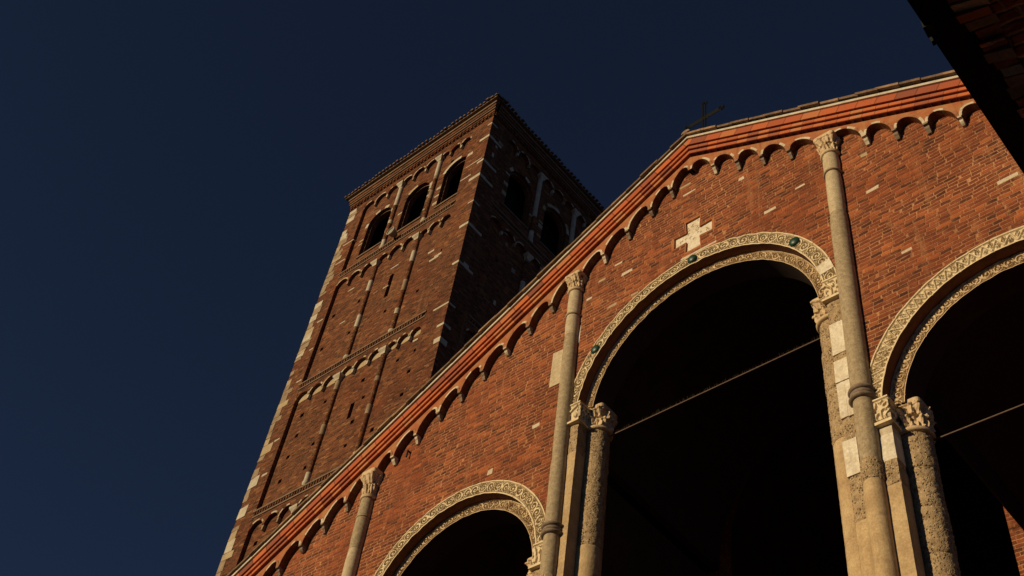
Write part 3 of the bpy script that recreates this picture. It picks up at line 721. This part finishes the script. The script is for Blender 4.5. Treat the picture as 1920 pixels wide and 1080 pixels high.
    # bands of small arches with string course
    st_x = [QI, 1.83, 2.62, LES[0], 4.30, 5.08, LES[1], 6.6, 7.25, RM]
    for zi, top, lun in ((33.78, 34.22, 0), (28.12, 28.75, 0), (21.35, 21.95, 1), (15.08, 15.65, 0)):
        P = []
        arches = []
        for a, b in zip(st_x, st_x[1:]):
            hw = .05 if a not in LES else .14; hb = .05 if b not in LES else .14
            if a == QI: hw = 0
            if b == RM: hb = .05
            c_ = (a+hw+b-hb)/2; r_ = (b-hb-a-hw)/2; pa = arc(c_, zi, r_, PI, 0, 14); pa = [(x, zi+(z-zi)*.98) for x, z in pa]
            P += pa; arches.append((c_, r_))
        mb = MB(); mb.prism([[(QI, top+.02), (QI, zi)]+P+[(RM, zi), (RM, top+.02)]], .012, .148, 0, T)
        ab = mb.build('arch_band', M['brick_tower'], tw)
        for c_, r_ in arches:
            mb = MB(); A = arc(c_, zi, r_, PI, 0, 14); B = arc(c_, zi, r_+.07, PI, 0, 14)
            for q in range(7):
                if rnd.random() < .45: continue
                mb.prism([A[q*2:q*2+3]+B[q*2:q*2+3][::-1]], .002, .02, rnd.choice((0, 1, 2)), T)
            if mb.v: mb.build('arch_stones', [M['tower_w'], M['brick_tower'], M['plaster']], ab)
            if lun and fi == 0:
                mb = MB(); mb.prism([[(c_-r_, zi-.02)]+arc(c_, zi, r_, PI, 0, 12)+[(c_+r_, zi-.02)]], .141, .16, 0, T); mb.build('lunette', M['plaster'], ab, 'cream plaster filling of a small arch')
        for b in st_x[1:-1]:
            if b in LES: continue
            mb = MB(); mb.prism([[(b-.055, zi), (b+.055, zi), (b+.03, zi-.2), (b-.03, zi-.2)]], .02, .148, 0, T); mb.build('corbel', M['tower_w'] if rnd.random() < .4 else M['quoin'], ab)
        if zi < 33:
            mb = MB(); s0 = top; mb.box(QI-.05, RM+.03, -.02, .148, s0+.02, s0+.09, 0, T); mb.box(QI-.07, RM+.05, -.05, .148, s0+.26, s0+.33, 0, T)
            mb.box(QI, RM, .03, .148, s0+.09, s0+.26, 1, T)
            a = QI
            while a < RM-.1: mb.box(a, a+.07, -.03, .03, s0+.1, s0+.25, 1, T); a += .14
            mb.build('string_course', [M['tower_sill'], M['brick_tower']], tw)
    # cornice
    ex = (lambda d: -d) if fi == 0 else (lambda d: .0)
    bands = [(34.5, 34.58, -.03, 1), (34.62, 34.70, -.05, 1), (34.74, 34.88, -.07, 1), (34.90, 34.98, -.12, 0), (35.0, 35.2, -.15, 1), (35.21, 35.33, -.20, 0)]
    mb = MB(); mb.box(0 if fi == 0 else .02, TW-.01, .02, .5, 34.5, 35.34, 1, T)
    for z0, z1, d, mi in bands: mb.box(d if fi == 0 else .02, TW-(d if fi == 0 else 0), d, .1, z0, z1, mi, T)
    for r0, r1 in ((34.5, 34.62), (34.66, 34.76)):
        a = .03
        while a < TW-.1: mb.box(a, a+.1, -.09, .1, r0+.02, r1, 1, T, .004); a += .22
    mb.build('cornice', [M['tower_sill'], M['brick_tower'], M['plaster']], tw)
# hidden sides
mb = MB(); mb.box(.15, .6, .5, TW-.16, GZ, 35, 0, TF); mb.box(.6, TW-.6, TW-.55, TW-.15, GZ, 35, 0, TF); mb.build('wall', M['brick_tower'], tw, 'plain walls on the far sides')
mb = MB(); mb.box(.6, TW-.6, .6, TW-.6, 29.3, 29.6, 0, TF); mb.box(.6, TW-.6, .6, TW-.6, 33.4, 33.7, 0, TF); mb.build('belfry_floor', M['wood'], tw)
mb = MB(); mb.box(.56, TW-.56, .9, 1.05, 29.61, 33.39, 0, TF); mb.box(1.06, TW-.6, .9, 1.05, 29.61, 33.39, 0, TS); mb.build('belfry_sun_screen', M['wood'], tw, 'added dark screens blocking the sun inside the bell chamber')  # screens added to stop sun crossing the belfry, so openings stay black
# roof
mb = MB(); e = .33; b = 0; mb.v = [(TL-e, TY-e, 35.36), (TX+e, TY-e, 35.36), (TX+e, TY+TW+e, 35.36), (TL-e, TY+TW+e, 35.36), (TL-e, TY-e, 35.44), (TX+e, TY-e, 35.44), (TX+e, TY+TW+e, 35.44), (TL-e, TY+TW+e, 35.44), ((TL+TX)/2, TY+TW/2, 37.3)]
for q in ((3, 2, 1, 0), (0, 1, 5, 4), (1, 2, 6, 5), (2, 3, 7, 6), (3, 0, 4, 7), (4, 5, 8), (5, 6, 8), (6, 7, 8), (7, 4, 8)): mb.face(q)
rf = mb.build('roof', M['tile'], tw)
mb = MB()
for T in (TF, TS):
    a = -e+.05
    while a < TW+e:
        rr_ = rnd.uniform(.07, .085); j = rnd.uniform(-.03, .03); rows = []
        for d, up in ((-e-.09+j, 0), (.4, .3)): rows.append([T(a+rr_*math.cos(t), d, 35.42+up+rr_*1.2*math.sin(t)) for t in [PI*q/6 for q in range(7)]])
        mb.grid(rows, 0, True, False); b = len(mb.v)-14; mb.face([b+q for q in range(7)]); mb.face([b+7+q for q in range(7)]); a += .235
mb.build('eave_tiles', M['tile'], rf, 'scalloped row of clay tiles along the eaves')
# floodlight
fl = thing('floodlight', 'small grey floodlight with pale rim fixed to the tower below the belfry', 'floodlight', TF(4.5, -.2, 29.2))
mb = MB(); rows = []
for d, r_ in ((-.05, .10), (-.18, .17), (-.34, .19), (-.36, .19)): rows.append([TF(4.5+r_*math.cos(t), d, 29.2+r_*math.sin(t)) for t in [2*PI*q/16 for q in range(16)]])
mb.grid(rows, 0, True); mb.face(list(range(16))); mb.face(list(range(48, 64))); mb.build('housing', M['housing'], fl)
mb = MB(); rows = []
for d, r_ in ((-.33, .2), (-.33, .225), (-.4, .225), (-.4, .2)): rows.append([TF(4.5+r_*math.cos(t), d, 29.2+r_*math.sin(t)) for t in [2*PI*q/16 for q in range(16)]])
rows.append(rows[0]); mb.grid(rows, 0, True, False); mb.build('rim', M['tower_w'], fl)
mb = MB(); mb.box(4.46, 4.54, -.1, .15, 29.0, 29.05, 0, TF); mb.build('bracket', M['iron'], fl)

# ================================================================ portico overhead, upper right
HP = 6.5; zP = CAM.z+HP; xo_ = CAM.x-.1342*HP; xi_ = CAM.x-.1058*HP
po = thing('portico', 'dark timber eave and rough brick edge of the near portico overhead', 'portico', (xi_+.5, -9, GZ))
mb = MB(); mb.box(xo_, xi_+.02, -26, -.6, zP, zP+.16); mb.build('eave_board', M['wood'], po)
mb = MB(); p = at(1735, 55, 0); d_ = (FW+RT*((1737-960)/FOC)+UP*((540-60)/FOC)); t_ = HP/d_.z; q = CAM+d_*t_
mb.box(q.x-.0, q.x+.05, q.y-.04, q.y+.04, zP-.01, zP+.08, 0, None, .01); mb.box(q.x-.01, q.x+.05, q.y+.07, q.y+.10, zP-.01, zP+.08, 0, None, .006)
mb.build('gutter_hook', M['iron'], po)
mb = MB(); y = -24.
while y < -1:
    h = rnd.uniform(.06, .10); e_ = rnd.uniform(-.035, .012); wd = rnd.uniform(.12, .17); t_ = rnd.uniform(.15, .6); z0 = zP-.004-rnd.uniform(0, .02); b = len(mb.v)
    x0 = xi_+.02+e_; x1 = xi_+.02+wd; tl = rnd.uniform(-.012, .012)
    for x, zb in ((x0, z0), (x1, z0-t_*(x1-x0))):
        mb.v += [(x, y+.004, zb+tl), (x, y+h-.006, zb-tl), (x, y+h-.006, zP+.3), (x, y+.004, zP+.3)]
    mi = rnd.choice((0, 0, 1, 2, 2, 3))
    for q in ((0, 1, 2, 3), (7, 6, 5, 4), (0, 4, 5, 1), (1, 5, 6, 2), (2, 6, 7, 3), (3, 7, 4, 0)): mb.face([b+k for k in q], mi)
    y += h
mb.build('brick_edge', [M['brick_rough'], M['old_red'], M['old_brown'], M['plaster']], po, 'ragged row of old bricks along the edge')
mb = MB(); pt = [(xi_+.13, zP-.03), (xi_+.17, zP-.06), (xi_+.9, zP-.3), (xi_+4., zP-.4), (xi_+4., zP+.5), (xi_+.13, zP+.5)]
mb.prism([pt], -26, -.6); mb.box(xi_+.05, xi_+.3, -26, -.6, zP+.31, zP+.9); mb.build('vault', M['brick_rough'], po)
mb = MB(); mb.box(xi_+4.01, xi_+4.4, -26, -.6, GZ, zP+.5); mb.build('back_wall', M['bounce_wall'], po, 'added pale wall behind the portico, bouncing sunlight onto the overhead bricks')  # unseen wall, added as a reflector for the brick soffit
for y in (-24, -18.5, -3.2):
    mb = MB(); mb.box(xi_+.3, xi_+.95, y-.3, y+.3, GZ, zP-.5); mb.build('pier', M['brick_rough'], po)

# ================================================================ unseen west wing behind the camera, added to shade the courtyard ground
wg = thing('shading_wing', 'added long low brick wing with round arches, unseen, shading the courtyard ground', 'building', (0, -40, GZ))
mb = MB(); mb.prism([[(-26, GZ), (26, GZ), (26, 2.2), (-26, 2.2)]]+[hole(-22.5+5*i, -5.6, 1.7, GZ+.05, 20) for i in range(10)], -40.8, -40); mb.build('wall', M['brick'], wg)
mb = MB(); mb.box(-26, 26, -46, -45.4, GZ, 2.2); mb.build('back_wall', M['brick'], wg)
mb = MB(); mb.prism([[(-26.4, 2.21), (26.4, 2.21), (26.4, 2.4), (-26.4, 2.4)]], -46.4, -39.5); mb.build('roof', M['tile'], wg)
